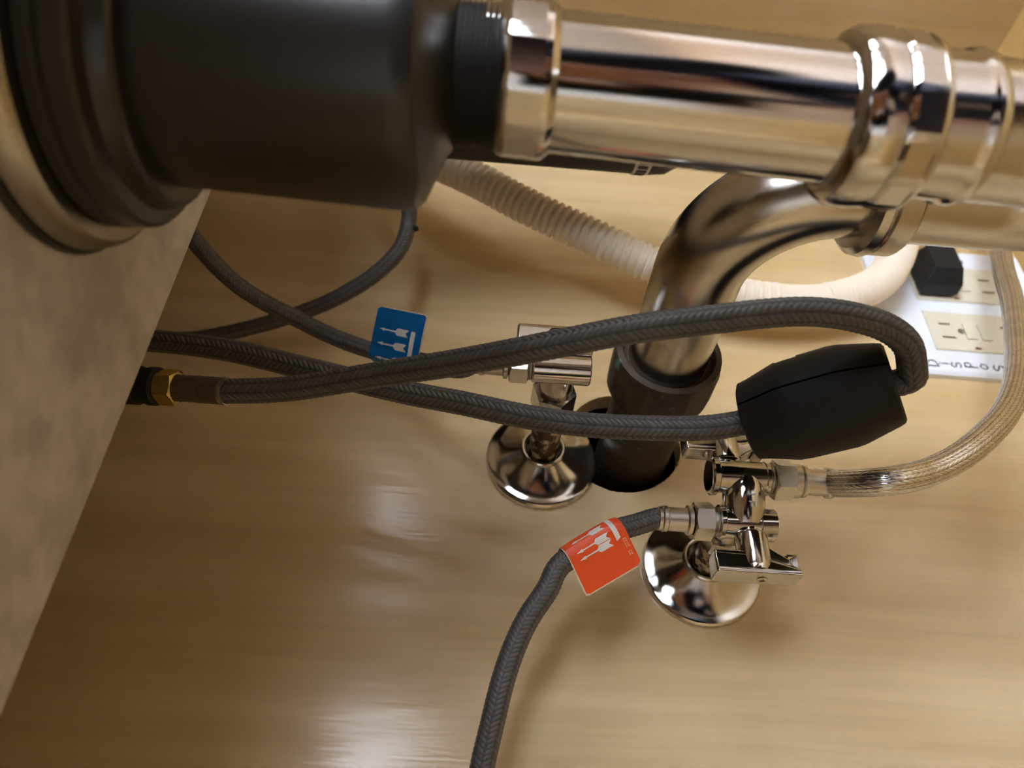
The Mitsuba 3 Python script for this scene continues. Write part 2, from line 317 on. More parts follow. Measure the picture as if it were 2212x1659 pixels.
# ------------------------------------------------------------------ escutcheons and stop valves
def escutcheon(x, z, label, g):
    t = thing('escutcheon', label, 'pipe cover', g)
    prof = [(.0086, .0), (.0298, .0), (.0304, .0006), (.0303, .0026), (.0296, .0037), (.0286, .0041)]
    for u in np.linspace(0, 1, 10)[1:]:
        r = .0286 - .0166 * u; prof.append((r, .0041 + .0080 * u ** 1.45))
    prof += [(.0120, .0140), (.0114, .0146), (.0104, .0146), (.0096, .0138), (.0086, .0090), (.0086, .0)]
    part(t, 'plate', place(lathe(prof, 120), (x, 0, z), Ydir), 'chrome', 24)
    return t
V1 = np.array([.2332, 0, .3420]); V2 = np.array([.1735, 0, .2598])
escutcheon(.2338, .3420, 'round chrome pipe cover beside the sawn hole', None)
escutcheon(.1746, .2598, 'round chrome pipe cover behind the valve with the flat lever', None)

def stub(t, P, y1):
    part(t, 'stub_pipe', place(lathe([(.0078, -.01), (.0078, -y1)], 48), P, Ydir), 'rusty_pipe', 30, 'rust-speckled supply pipe out of the wall')
def ztube(P, r, h0, h1, prof=None):              # a lathed piece along +z at P
    return place(lathe(prof or [(r - .0006, h0), (r, h0 + .0006), (r, h1 - .0006), (r - .0006, h1)], 64), P)
def lever(t, P, s, label=None, dx=0.0):
    """Lever handle at P (the stem's root), pointing to s * x; its bar lies along z."""
    def hull(*pts, r=.0009): return m3.Manifold.batch_hull([m3.Manifold.sphere(r, 12).translate(tuple(p)) for p in pts])
    def q(x0, x1, y0, y1, z0, z1): return [(x, y, z) for x in (x0 + dx, x1 + dx) for y in (y0, y1) for z in (z0, z1)]
    bar = hull(*q(.0185, .0200, -.0046, .0046, -.0175, .0175), *q(.0125, .0200, -.0040, .0040, .0050, .0178), *q(.0160, .0200, -.0030, .0030, -.0150, .0178))
    bar = bar + hull(*q(.0110, .0195, -.0038, .0038, .0050, .0176))
    bar = bar + hull(*q(.0110, .0195, -.0034, .0034, -.0172, -.0135), r=.0007) + hull(*[(x + dx, y, z) for x, y, z in ((.0135, -.0034, -.0135), (.0135, .0034, -.0135), (.0080, -.0030, -.0050), (.0080, .0030, -.0050), (.0195, -.0034, -.0135), (.0195, .0034, -.0135), (.0195, -.003, -.005), (.0195, .003, -.005))])
    hubm = man(place(lathe([(.0050, .0055), (.0066, .0062), (.0071, .0075), (.0071, .0160 + dx), (.0062, .0185 + dx)], 40), (0, 0, 0), (1, 0, 0)))
    stem = man(place(lathe([(.0048, .002), (.0048, .0090)], 32), (0, 0, 0), (1, 0, 0)))
    m = tm(bar + hubm + stem); v = np.array(m.vertices); v[:, 0] *= s
    m = trimesh.Trimesh(v + P, m.faces[:, ::-1] if s < 0 else m.faces, process=False)
    h = part(t, 'handle', m, 'chrome', 32, label)
    sc = place(lathe([(.0022, 0), (.0022, .0004), (.0016, .0007)], 24), P + np.array([s * (.0209 + dx), 0, -.0020]), (s, 0, 0))
    part(h, 'screw', sc, 'chrome_old', 30); 
    cr = cat(*[place(trimesh.creation.box((.0026 if k else .0005, .0005 if k else .0026, .0002)), P + np.array([s * (.0217 + dx), 0, -.0020]), (s, 0, 0)) for k in (0, 1)])
    part(h, 'screw_slot', cr, 'dark_slot', False)
    return h
def outlet(t, P, s, r=.0072):
    """Nut, flange and ferrule of the hose at the end of a tube, along s * z from P. Returns where the hose starts."""
    ax = (0, 0, s)
    part(t, 'outlet_thread', place(lathe([(.0060, 0), (.0068, .0006), (.0060, .0012), (.0068, .0018), (.0060, .0024), (.0068, .0030), (.0060, .0040)], 40), P, ax), 'steel', 25)
t = thing('stop_valve', 'chrome stop valve behind the crossing hoses, beside the wall fitting', 'valve')
VY1 = -.085
stub(t, V1, -.070)
C1 = np.array([.2316, VY1, .3427])
part(t, 'inlet_nut', place(hexnut(.0190, .0150, .0070), V1 + [0, -.052, 0], Ydir, (1, 0, .3)), 'chrome', 25)
part(t, 'body', cat(ztube(C1, .0074, -.0150, .0120), place(lathe([(.0072, .064), (.0078, .066), (.0078, .078), (.0066, .084)], 48), V1, Ydir), place(lathe([(.0062, 0), (.0062, .008), (.0055, .0095)], 40), C1, (1, 0, 0))), 'chrome', 30)
lever(t, C1 + [0.001, 0, .001], 1, 'chrome lever handle mostly hidden by the hose')
outlet(t, C1 + [0, 0, .012], 1)

t = thing('double_stop_valve', 'chrome double-outlet stop valve with two lever handles below the black weight', 'valve')
stub(t, V2, -.046)
C2 = np.array([.1690, -.0620, .2570]); C3 = np.array([.1880, -.0700, .2570])
part(t, 'inlet_nut', place(hexnut(.0180, .0110, .0070), V2 + [0, -.036, 0], Ydir, (1, 0, .3)), 'chrome', 25)
part(t, 'inlet_neck', place(lathe([(.0070, .046), (.0078, .047), (.0078, .058), (.0066, .062)], 48), V2, Ydir), 'chrome', 30)
part(t, 'outlet_tube', ztube(C2, .0072, 0, 0, [(.0068, -.0135), (.0073, -.0130), (.0073, -.0062), (.0070, -.0058), (.0070, .0095), (.0078, .0100), (.0078, .0118), (.0066, .0124)]), 'chrome', 30)
part(t, 'outlet_tube', ztube(C3, .0074, 0, 0, [(.0066, -.0110), (.0078, -.0105), (.0078, -.0090), (.0074, -.0085), (.0074, .0120), (.0086, .0128), (.0088, .0150), (.0080, .0158), (.0062, .0160)]), 'chrome', 30)
nk = C3 - C2
neck = part(t, 'neck', place(lathe([(.0082, 0), (.0092, .004), (.0094, .0110), (.0090, .0170), (.0074, .0210)], 48), C2, nk), 'chrome', 30)
side = unit(CAM - C2 - nk * ((CAM - C2) @ nk) / (nk @ nk))
def oriented(m, at, right, up):
    right, up = unit(right), unit(up); n = np.cross(right, up); v = np.asarray(m.vertices) @ np.stack([right, up, n], 0) + at
    return trimesh.Trimesh(v, m.faces, process=False)
lever(t, C2 + [0, -.001, -.0015], -1, 'chrome lever handle with a screw', .0055)
lever(t, C3 + [0, -.001, .0075], 1, 'chrome lever handle in the shade of the black weight')
DZ = unit(nk) * -1
tx = meshkit.text_mesh('LF', .0042, .0003)
part(neck, 'lettering', oriented(tx, C2 + nk * .5 + side * .0092 + unit(nk) * .0026 + np.array([0, 0, .0006 - .0020]), DZ, np.cross(side, DZ)), 'pale_print', False, 'letters LF')
outlet(t, C2 + [0, 0, .0120], 1); outlet(t, C3 + [0, 0, -.0105], -1)

# ------------------------------------------------------------------ hoses
def fittings(t, P, s, nut='nut', lab=None):
    ax = (0, 0, s)
    part(t, 'nut', place(hexnut(.0150, .0088, .0062), P, ax, (1, -.35, 0)), 'steel', 25, 'hexagon union nut')
    part(t, 'ferrule', place(lathe([(.0048, .0090), (.0066, .0095), (.0066, .0112), (.0054, .0118), (.0053, .0200), (.0058, .0205), (.0058, .0222), (.0053, .0228), (.0053, .0242), (.0048, .0246)], 56), P, ax), 'steel', 28, 'crimped metal ferrule')
    return P + np.array([0, 0, s * .0240])
# hot supply hose with the red tag
t = thing('supply_hose', 'grey braided hose with the red tag leaving the double valve', 'hose')
h0 = fittings(t, C2 + [0, 0, .0145], 1)
red = [tuple(h0 + [0, 0, -.004]), tuple(h0), (0.1648, -0.0618, 0.3070), (0.1616, -0.0627, 0.3147), (0.1563, -0.0619, 0.3237), (0.1472, -0.0606, 0.3367), (0.1416, -0.0598, 0.3414), (0.1353, -0.0587, 0.3440), (0.1246, -0.0564, 0.3508), (0.1133, -0.0538, 0.3564), (0.1025, -0.0516, 0.3601), (0.0918, -0.0496, 0.3628), (0.0819, -0.0469, 0.3648), (0.0682, -0.0426, 0.3675), (0.0544, -0.0370, 0.3686), (0.0335, -0.0208, 0.3720), (0.0083, 0.0119, 0.3875)]
part(t, 'braided_cover', braid(red, .0049, pitch=.0020, depth=.00045, slant=1.3), 'braid', True)
# cold supply hose with the blue tag
t = thing('supply_hose', 'grey braided hose with the blue tag curving down from behind the sink', 'hose')
h1 = fittings(t, C1 + [0, 0, .0140], 1)
blue = [tuple(h1 + [0, 0, -.004]), tuple(h1), (0.2391, -0.0703, 0.3871), (0.2457, -0.0622, 0.3989), (0.2589, -0.0498, 0.4191), (0.2707, -0.0413, 0.4397), (0.2830, -0.0369, 0.4636), (0.2917, -0.0387, 0.4831), (0.2976, -0.0520, 0.5094), (0.3030, -0.0679, 0.5250), (0.3051, -0.0793, 0.5313), (0.3086, -0.0942, 0.5375), (0.3184, -0.1100, 0.5475), (0.3320, -0.1262, 0.5582)]
part(t, 'braided_cover', braid(blue, .0047, pitch=.0020, depth=.00045, slant=1.3), 'braid', True)
# third thin hose looping behind the drain
t = thing('supply_hose', 'thin grey braided hose looping up behind the drain body', 'hose')
loop = [(0.2994, 0.0089, 0.6157), (0.2988, 0.0013, 0.5807), (0.2975, -0.0056, 0.5512), (0.2979, -0.0092, 0.5368), (0.3022, -0.0150, 0.5125), (0.3072, -0.0226, 0.4884), (0.3128, -0.0332, 0.4644), (0.3207, -0.0441, 0.4447), (0.3274, -0.0510, 0.4347), (0.3352, -0.0573, 0.4280), (0.3444, -0.0632, 0.4254), (0.3540, -0.0668, 0.4256), (0.3704, -0.0715, 0.4296), (0.3958, -0.0740, 0.4420), (0.4344, -0.0706, 0.4701), (0.4675, -0.0685, 0.5114)]
part(t, 'braided_cover', braid(loop, .0046, pitch=.0020, depth=.00045, slant=1.3), 'braid', True)
bp = np.array((0.3433, -0.0638, 0.4227)); part(t, 'burr', place(lathe([(.0005, -.001), (.0016, 0), (.0022, .0015), (.0012, .0032), (.0004, .0036)], 12), bp, unit(np.array((0.3429, -0.0636, 0.4205)) - bp)), 'braid', True, 'small bump on the cover')
# sprayer hose through the weight
t = thing('sprayer_hose', 'thick grey braided sprayer hose looping through the black weight', 'hose')
w0, w1 = np.array((0.1957, -0.1028, 0.2641)), np.array((0.1951, -0.1364, 0.2158)); wax = unit(w1 - w0)
spr = [(0.2039, -0.0871, 0.4903), (0.2035, -0.0884, 0.4846), (0.2034, -0.0918, 0.4651), (0.2036, -0.0981, 0.4447), (0.2023, -0.1098, 0.4183), (0.1982, -0.1231, 0.3950), (0.1942, -0.1405, 0.3637), (0.1944, -0.1508, 0.3392), (0.1952, -0.1575, 0.3201), (0.1970, -0.1626, 0.2960), (0.2000, -0.1663, 0.2688), (0.2008, -0.1665, 0.2533), (0.2016, -0.1640, 0.2405), (0.2017, -0.1586, 0.2257), (0.1990, -0.1519, 0.2166), (0.1956, -0.1457, 0.2135), tuple(w1 + wax * .0055), tuple(w1 - wax * .004), tuple(w1 - wax * .012), tuple(w0 + wax * .03), tuple(w0 + wax * .010), tuple(w0 + wax * .001), (0.1933, -0.1001, 0.2790), (0.1940, -0.0957, 0.3014), (0.1959, -0.0919, 0.3302), (0.1999, -0.0897, 0.3596), (0.2064, -0.0870, 0.3854), (0.2127, -0.0830, 0.4092), (0.2211, -0.0791, 0.4371), (0.2292, -0.0763, 0.4656), (0.2384, -0.0727, 0.4995), (0.2445, -0.0680, 0.5347), (0.2480, -0.0644, 0.5592), (0.2568, -0.0606, 0.5903), (0.2703, -0.0630, 0.6218), (0.2842, -0.0721, 0.6509)]
part(t, 'braided_cover', braid(spr, .0056, pitch=.00265, depth=.0006, slant=1.4), 'braid', True)
e0, e1 = np.array((0.2040, -0.0872, 0.4891)), np.array((0.2068, -0.0833, 0.5107)); ax = unit(e1 - e0); EL0 = np.linalg.norm(e1 - e0)
part(t, 'silver_ring', place(lathe([(.0045, -.0016), (.0061, -.0014), (.0062, 0), (.0060, .0008), (.0045, .0010)], 48), e0, ax), 'steel', 30)
part(t, 'crimp_sleeve', place(lathe([(.0045, .0006), (.0058, .0008), (.0060, .0014), (.0060, EL0 * .45), (.0057, EL0 * .47), (.0060, EL0 * .5), (.0060, EL0 - .0006), (.0050, EL0)], 48), e0, ax), 'bronze_sleeve', 30, 'dark bronze crimp sleeve')
part(t, 'brass_nut', place(hexnut(.0142, .0088, .004), e1 - ax * .0004, ax, (0, 0, 1)), 'brass', 25, 'brass hexagon nut')
t = thing('hose_connector', 'black connector at the end of the sprayer hose by the sink edge', 'connector')
e2 = e1 + ax * .0080
part(t, 'body', place(lathe([(.0060, 0), (.0078, .0004), (.0086, .0016), (.0086, .0050), (.0081, .0056), (.0081, .0100), (.0088, .0106), (.0088, .032), (.0070, .033)], 56), e2, ax), 'plug_rubber', 30)
# stainless hose
t = thing('appliance_hose', 'stainless steel braided hose curving past the wall outlet', 'hose')
P = C3 + [0, 0, -.0130]
part(t, 'nut', place(hexnut(.0165, .0092, .0062), P, (0, 0, -1), (1, -.35, 0)), 'steel', 25, 'hexagon union nut')
part(t, 'nut_sleeve', place(lathe([(.0062, .0088), (.0078, .0090), (.0078, .0120), (.0066, .0128), (.0074, .0134), (.0074, .0150), (.0050, .0154)], 56), P, (0, 0, -1)), 'steel', 28)
part(t, 'ferrule', place(lathe([(.0048, .0150), (.0060, .0154), (.0060, .0240), (.0068, .0248), (.0071, .0262), (.0068, .0278), (.0056, .0280)], 56), P, (0, 0, -1)), 'steel', 28, 'crimped metal ferrule')
h2 = P + [0, 0, -.0262]
dw = [tuple(h2 + [0, 0, .006]), tuple(h2), (0.1765, -0.0923, 0.2070), (0.1821, -0.0928, 0.1855), (0.1922, -0.0939, 0.1666), (0.2070, -0.0923, 0.1481), (0.2245, -0.0877, 0.1310), (0.2523, -0.0786, 0.1111), (0.2871, -0.0659, 0.0908), (0.3283, -0.0568, 0.0733), (0.3558, -0.0506, 0.0641), (0.3851, -0.0446, 0.0532), (0.4274, -0.0374, 0.0383), (0.4678, -0.0373, 0.0309), (0.5171, -0.0376, 0.0225), (0.5497, -0.0437, 0.0223)]
part(t, 'braided_cover', braid(dw, .0062, rows=20, pitch=.0027, depth=.00034, slant=1.5, per=6), 'steel_wire', True)

# ------------------------------------------------------------------ the weight on the sprayer hose
t = thing('hose_weight', 'black faceted plastic weight clipped around the sprayer hose', 'weight')
ax = wax; WL = np.linalg.norm(w1 - w0)
to = unit(CAM - (w0 + w1) / 2); to = unit(to - ax * (to @ ax)); upv = unit(np.cross(ax, to)); upv = upv if upv @ RIGHT < 0 or upv[0] > 0 else -upv
if upv[0] < 0: upv = -upv                          # image-up side of the weight, across its axis
seam = unit(.885 * to + .465 * upv); nrm = unit(np.cross(ax, seam)); nrm = nrm if nrm @ upv > 0 else -nrm
F = np.stack([seam, np.cross(ax, seam), ax], 1)
prof = [(.0150, 0), (.0166, .0008), (.0172, .004), (.0208, WL * .28), (.0212, WL * .36), (.0212, WL * .66), (.0208, WL * .72), (.0172, WL - .003), (.0164, WL - .0008), (.0150, WL)]
solid = man(trimesh.creation.revolve(np.array([(0, 0)] + prof + [(0, WL)]), sections=36).process(validate=True))
solid = solid - m3.Manifold.cylinder(.2, .0060, .0060, 40).translate((0, 0, -.05))
sgn = 1.0 if np.cross(ax, seam) @ nrm > 0 else -1.0
gap = m3.Manifold.cube((.06, .0010, .2), True)
upper = solid ^ m3.Manifold.cube((.2, .1, .2), True).translate((0, sgn * (.05 + .00045), WL / 2))
lower = solid ^ m3.Manifold.cube((.2, .1, .2), True).translate((0, -sgn * (.05 + .00045), WL / 2))
upper = upper - m3.Manifold.cylinder(.03, .0030, .0030, 24).rotate((90, 0, 0)).translate((.0080, sgn * .015 + .015 + (.0 if sgn > 0 else 0), WL * .36))
upper = upper - m3.Manifold.cube((.010, .010, .0095), True).translate((.0100, sgn * .0205, WL * .37))
def put(mn): m = tm(mn); return trimesh.Trimesh(np.asarray(m.vertices) @ F.T + w0, m.faces, process=False)
up_k = part(t, 'half_shell', put(upper), 'black_plastic', 24)
part(t, 'half_shell', put(lower), 'black_plastic', 24)
core = m3.Manifold.cylinder(WL - .004, .0135, .0135, 40).translate((0, 0, .002)) - m3.Manifold.cylinder(.2, .0060, .0060, 40).translate((0, 0, -.05))
part(t, 'core', put(core), 'black_plastic', 30)
part(up_k, 'screw', put(m3.Manifold.cylinder(.0020, .0026, .0026, 24).rotate((90, 0, 0)).translate((.0095, sgn * .0150 + (.001 if sgn > 0 else .001), WL * .37))), 'bronze_sleeve', 30)

# ------------------------------------------------------------------ tags on the supply hoses
def strip(path, c0, c1, r, start, sweep_a, flag):
    """The surface of a label wound round the hose along path from c0 to c1. f(u, v, lift): u in [0, 1] from c0 to c1, v in metres along the strip."""
    c, _ = spline(path, .0006); ia, ib = (int(np.argmin(np.linalg.norm(c - q, axis=1))) for q in (c0, c1))
    mid = c[ia:ib + 1] if ib > ia else c[ib:ia + 1][::-1]; t_ = np.linspace(0, 1, len(mid))
    a = unit(mid[-1] - mid[0]); e1_ = unit(start - a * (start @ a)); e2_ = np.cross(a, e1_); d = unit(flag)
    tang = -e1_ * math.sin(sweep_a) + e2_ * math.cos(sweep_a)
    def f(u, v, lift=0.0):
        u, v = np.broadcast_arrays(np.asarray(u, float), np.asarray(v, float)); wrap = np.minimum(v / r, sweep_a)
        rad = e1_ * np.cos(wrap)[..., None] + e2_ * np.sin(wrap)[..., None]
        ctr = np.stack([np.interp(u, t_, mid[:, k]) for k in range(3)], -1) + a * (np.minimum(u, 0) + np.maximum(u - 1, 0))[..., None] * .02
        out = np.maximum(v - sweep_a * r, 0)[..., None]; bend = np.clip(out / .005, 0, 1) * .5
        straight = mid[0] + (mid[-1] - mid[0]) * u[..., None]
        ctr = ctr + (straight - ctr) * np.clip(out / .010, 0, 1)          # the free end is flat
        return ctr + rad * (r + lift) + out * (tang * (1 - bend) + d * bend)
    return f
def patch(f, poly, lift):
    """A print or the label itself: the polygon (u, v) laid on the strip, cut into small triangles."""
    p = Polygon(poly); u0, v0, u1, v1 = p.bounds; k = .0006
    vs = np.arange(v0, v1 + 1e-9, (v1 - v0) / max(1, int((v1 - v0) / k)))
    tri = []; pts = []
    for b0, b1 in zip(vs[:-1], vs[1:]):
        row = p.intersection(sbox(u0 - 1, b0, u1 + 1, b1)); us = np.linspace(u0, u1, 2 + int((u1 - u0) / .05))
        cells_ = [row.intersection(sbox(c0_, b0 - 1, c1_, b1 + 1)) for c0_, c1_ in zip(us[:-1], us[1:])]
        for g in [q_ for s in cells_ for q_ in getattr(s, 'geoms', [s])]:
            if g.geom_type != 'Polygon' or g.area < 1e-12: continue
            vv, ff = trimesh.creation.triangulate_polygon(g, engine='earcut'); tri.append(np.asarray(ff) + len(pts)); pts += [tuple(q) for q in vv]
    pts = np.array(pts); tri = np.vstack(tri)
    return trimesh.Trimesh(f(pts[:, 0], pts[:, 1], lift), tri, process=False)
def arrow(uc0, uc1, v, w):
    """An arrow flying from uc0 to uc1 along the hose at height v; w = its half width."""
    d = uc1 - uc0; X = lambda s: uc0 + d * s
    return [(X(1), v), (X(.80), v + w * .55), (X(.82), v + w * .16), (X(.45), v + w * .22), (X(.38), v + w), (X(.0), v + w), (X(.10), v), (X(.0), v - w), (X(.38), v - w), (X(.45), v - w * .22), (X(.82), v - w * .16), (X(.80), v - w * .55)]
def build_tag(name, label, f, total, foil, r, prints, flap_lab):
    t = thing(name, label, 'label')
    rc = .06
    body = [(0, 0), (1, 0), (1, total - .0012), (.93, total), (.05, total), (0, total - .0008)]
    front = patch(f, body, 0.0); backm = patch(lambda u, v, l: f(u - .025, v + .0006, l), body, -.00022); backm.invert()
    part(t, 'foil', front, foil, True); part(t, 'backing', backm, 'tag_back', True, 'tan paper back of the label')
    for nm, polys, m, lab in prints:
        part(t, nm, cat(*[patch(f, q, .00006) for q in polys]), m, True, lab)
    return t
UPV = -DOWN
b0, b1 = np.array((0.2523, -0.0543, 0.4048)), np.array((0.2669, -0.0455, 0.4357))
fb = strip(blue, b0, b1, .0053, UPV, math.radians(282), np.array((0.2804, -0.0655, 0.4341)) - np.array((0.2674, -0.0479, 0.4359)))
TB = .0053 * math.radians(282) + .0235
rows = [TB - .0112, TB - .0186, TB - .0262]
build_tag('hose_label', 'blue foil tag with white arrows folded around the hose by the sink', fb, TB, 'blue_foil', .0053,
          [('arrow', [arrow(.27, .88, v, .0019)], 'white_print', None) for v in rows] + [('bar', [[(.135, rows[0] + .0018), (.225, rows[0] + .0018), (.225, .012), (.135, .012)]], 'white_print', 'white bar')], None)
r0, r1 = np.array((0.1474, -0.0601, 0.3369)), np.array((0.1630, -0.0619, 0.3135))
fr = strip(red, r0, r1, .0056, DOWN, math.radians(262), np.array((0.1313, -0.0553, 0.3264)) - np.array((0.1440, -0.0620, 0.3344)))
TR = .0056 * math.radians(262) + .0158
ra, rb2 = .0056 * math.radians(204), .0056 * math.radians(262)
blocks = []
for i, (v0, w) in enumerate(((.0, .0009), (.0011, .0009), (.0022, .0009), (.0033, .0009), (.0056, .0009), (.0067, .0009))):
    vv = TR - .0128 + v0
    blocks += [[(.885, vv), (.945, vv), (.945, vv + w * .3), (.885, vv + w * .3)], [(.885, vv), (.900, vv), (.900, vv + w), (.885, vv + w)], [(.93, vv + w * .3), (.945, vv + w * .3), (.945, vv + w), (.93, vv + w)]]
build_tag('hose_label', 'orange-red foil tag with white arrows folded around the lower hose', fr, TR, 'red_foil', .0056,
          [('arrow', [arrow(.72, .13, v, .00145)], 'white_print', None) for v in (ra, rb2 - .0008, rb2 + .0023)] + [('bar', [[(.79, .010), (.87, .010), (.87, rb2 + .0022), (.79, rb2 + .0030)]], 'white_print', 'white bar'), ('small_print', blocks, 'pink_print', 'tiny illegible pale print')], None)


# ------------------------------------------------------------------ corrugated drain hose
t = thing('corrugated_hose', 'translucent white corrugated hose running behind the chrome trap', 'hose')
cor = [(0.5061, -0.0471, 0.5218), (0.4725, -0.0483, 0.4903), (0.4404, -0.0509, 0.4516), (0.4208, -0.0527, 0.4196), (0.4045, -0.0519, 0.3885), (0.3878, -0.0484, 0.3569), (0.3729, -0.0450, 0.3241), (0.3571, -0.0399, 0.2857), (0.3479, -0.0345, 0.2553), (0.3424, -0.0296, 0.2213), (0.3416, -0.0287, 0.2024), (0.3434, -0.0290, 0.1747), (0.3510, -0.0311, 0.1499), (0.3634, -0.0340, 0.1307), (0.3795, -0.0393, 0.1199), (0.3979, -0.0437, 0.1130), (0.4275, -0.0466, 0.1041), (0.4665, -0.0518, 0.0941), (0.5089, -0.0534, 0.0837)]
c, L = spline(cor, .00055)
i0 = int(np.argmin(np.linalg.norm(c - np.array((0.3479, -0.0345, 0.2553)), axis=1))); i1 = int(np.argmin(np.linalg.norm(c - np.array((0.3422, -0.0280, 0.1995)), axis=1))); i2 = int(np.argmin(np.linalg.norm(c - np.array((0.3470, -0.0257, 0.1700)), axis=1)))
ph = L / .0049
big = .0106 + .0008 * np.clip(2.2 * np.cos(2 * np.pi * ph) + .5, -1, 1)
cuff = .0108 + .0004 * (np.cos(2 * np.pi * L / .0055) > .6)
fine = .0111 + .00010 * np.cos(2 * np.pi * L / .0030)
k = np.arange(len(c)); r = np.where(k < i1, big, np.where(k < i2, cuff, fine))
part(t, 'ribbed_section', sweep(c[:i0 + 2], r[:i0 + 2], 48), 'hose_white', 40)
part(t, 'cuff', sweep(c[i0:i2 + 1], np.where(k[i0:i2 + 1] < i1, cuff[i0:i2 + 1] + .0003, .0108), 48), 'hose_white', 40)
part(t, 'finely_ribbed_section', sweep(c[i2 - 1:], fine[i2 - 1:], 48), 'hose_white', True)

# ------------------------------------------------------------------ soap bottle behind the drain
t = thing('soap_bottle', 'black round-bottomed bottle hanging behind the chrome tube', 'bottle')
DX, DY, DR, DZB = 0.3856, -0.1222, 0.0330, 0.2743
prof = [(.0, DZB), (DR * .60, DZB + .0008), (DR * .86, DZB + .0042), (DR * .97, DZB + .0100), (DR, DZB + .0190), (DR, DZB + .1500), (DR * .9, DZB + .160), (.0150, DZB + .1680), (.0140, DZB + .172), (.0140, TOP - .0005)]
part(t, 'bottle', place(lathe(prof, 96), (DX, DY, 0)), 'disposer_paint', 30)
za, zb = DZB + .0200, DZB + .0290
part(t, 'label_band', place(lathe([(DR - .0004, za), (DR + .0003, za), (DR + .0003, zb), (DR - .0004, zb), (DR - .0004, za)], 120), (DX, DY, 0)), 'pale_print', 30, 'pale printed band around the bottle')
ticks = []
for k in range(44):
    a = 2 * np.pi * k / 44
    bx_ = trimesh.creation.box((.0006, .0030, .0055)); bx_.apply_translation((DR + .0003, 0, (za + zb) / 2)); bx_.apply_transform(trimesh.transformations.rotation_matrix(a, (0, 0, 1))); bx_.apply_translation((DX, DY, 0)); ticks.append(bx_)
part(t, 'band_print', cat(*ticks), 'disposer_paint', False, 'dark marks printed on the band', 'stuff')

# ------------------------------------------------------------------ the wall outlet
t = thing('wall_outlet', 'white double wall plate with two almond sockets and handwriting', 'outlet')
PX0, PX1, PZ0, PZ1 = .3135, .4275, .0030, .1172
pl = Polygon([(PX0, PZ0), (PX1, PZ0), (PX1, PZ1), (PX0, PZ1)])
def flat(poly, y0, y1):                          # extrude an (x, z) polygon from y = -y0 to y = -y1
    m = trimesh.creation.extrude_polygon(poly, y1 - y0, engine='earcut'); v = np.array(m.vertices); m.vertices = np.stack([v[:, 0], -y0 - v[:, 2], v[:, 1]], 1); return m
G = [(.3490, .0572), (.3928, .0572)]
GW, GH = .0332, .0670
wells = [sbox(x - GW / 2 - .0003, z - GH / 2 - .0003, x + GW / 2 + .0003, z + GH / 2 + .0003) for x, z in G]
plate_poly = pl.buffer(-.003).buffer(.003)
for w in wells: plate_poly = plate_poly.difference(w)
bev = pl.buffer(-.0022)
lo_ = m3.Manifold.batch_hull([man(flat(pl.buffer(-.002).buffer(.002), .0, .0035)), man(flat(bev, .0, .0056))])
for w in wells: lo_ = lo_ - man(flat(w, -.01, .02))
part(t, 'plate', tm(lo_), 'white_plastic', 20)
for gi, (gx, gz) in enumerate(G):
    face = sbox(gx - GW / 2, gz - GH / 2, gx + GW / 2, gz + GH / 2).buffer(-.0018).buffer(.0018)
    fm = m3.Manifold.batch_hull([man(flat(face, .0005, .0058)), man(flat(face.buffer(-.0006), .0005, .0064))])
    cuts = []
    for s in (-1, 1):
        zc = gz + .0205 * s + .0018
        cuts += [sbox(gx + .0047, zc - .0038, gx + .0063, zc + .0038), sbox(gx - .0068, zc - .0046, gx - .0050, zc + .0046), Point(gx - .0001, zc - .0098).buffer(.0024)]
    led = sbox(gx - .0146, gz + .0040, gx - .0132, gz + .0076)
    btn = [sbox(gx - .0065, gz + .0022 - .0032 + s * .0050, gx + .0065, gz + .0022 + .0032 + s * .0050) for s in (-1, 1)]
    for cpoly in cuts: fm = fm - man(flat(cpoly, .003, .02))
    for cpoly in btn + [led]: fm = fm - man(flat(cpoly.buffer(.0003), .0050, .02))
    g = part(t, 'socket', tm(fm), 'almond_plastic', 20, 'almond double socket with two buttons')
    for cpoly in cuts: part(g, 'slot', flat(cpoly.buffer(-.0001), .0031, .0036), 'dark_slot', False)
    for cpoly in btn: part(g, 'button', flat(cpoly, .0049, .0070), 'almond_plastic', False)
    part(g, 'indicator', flat(led.buffer(-.0001), .0049, .0062), 'red_lens', False, 'small dark red indicator')
def stroke(pts, at, s, w=.00062):
    p = np.array(pts, float) * s; from_ = __import__('shapely.geometry', fromlist=['LineString']).LineString(p).buffer(w * .5 + .00012)
    m = flat(from_, .0056, .00572); v = np.array(m.vertices); v[:, 0] += at[0]; v[:, 2] += at[1]; m.vertices = v; return m
circ = lambda cx, cy, rx, ry, a0, a1, n=14: [(cx + rx * math.cos(math.radians(a)), cy + ry * math.sin(math.radians(a))) for a in np.linspace(a0, a1, n)]
glyph = {
    'D': [[(-.30, -.55), (-.30, .55)], [(-.34, .50)] + circ(-.25, 0, .62, .5, 85, -88)],
    'i': [[(0, -.45), (0, .30)], [(.02, .55), (.03, .60)]],
    's': [circ(.02, .24, .28, .24, 20, 250) + circ(-.02, -.24, .30, .24, 90, -150)],
    'p': [[(-.26, .45), (-.28, -.80)], circ(-.02, .12, .27, .32, 170, -170)],
    'o': [circ(0, .0, .32, .36, 60, 410)],
    'a': [circ(0, 0, .28, .32, 50, 330), [(.28, .35), (.27, -.1), (.38, -.36)]],
    'l': [[(0, -.5), (.02, .6)]],
}
wr = []
for ch, zz, xx, s in (('D', .0972, .3207, .0068), ('i', .0890, .3212, .0056), ('s', .0818, .3206, .0064), ('p', .0735, .3214, .0064), ('o', .0638, .3207, .0060), ('s', .0545, .3203, .0068), ('a', .0455, .3205, .0060), ('l', .0370, .3205, .0062)):
    for g in glyph[ch]: wr.append(stroke(g, (xx, zz), s))
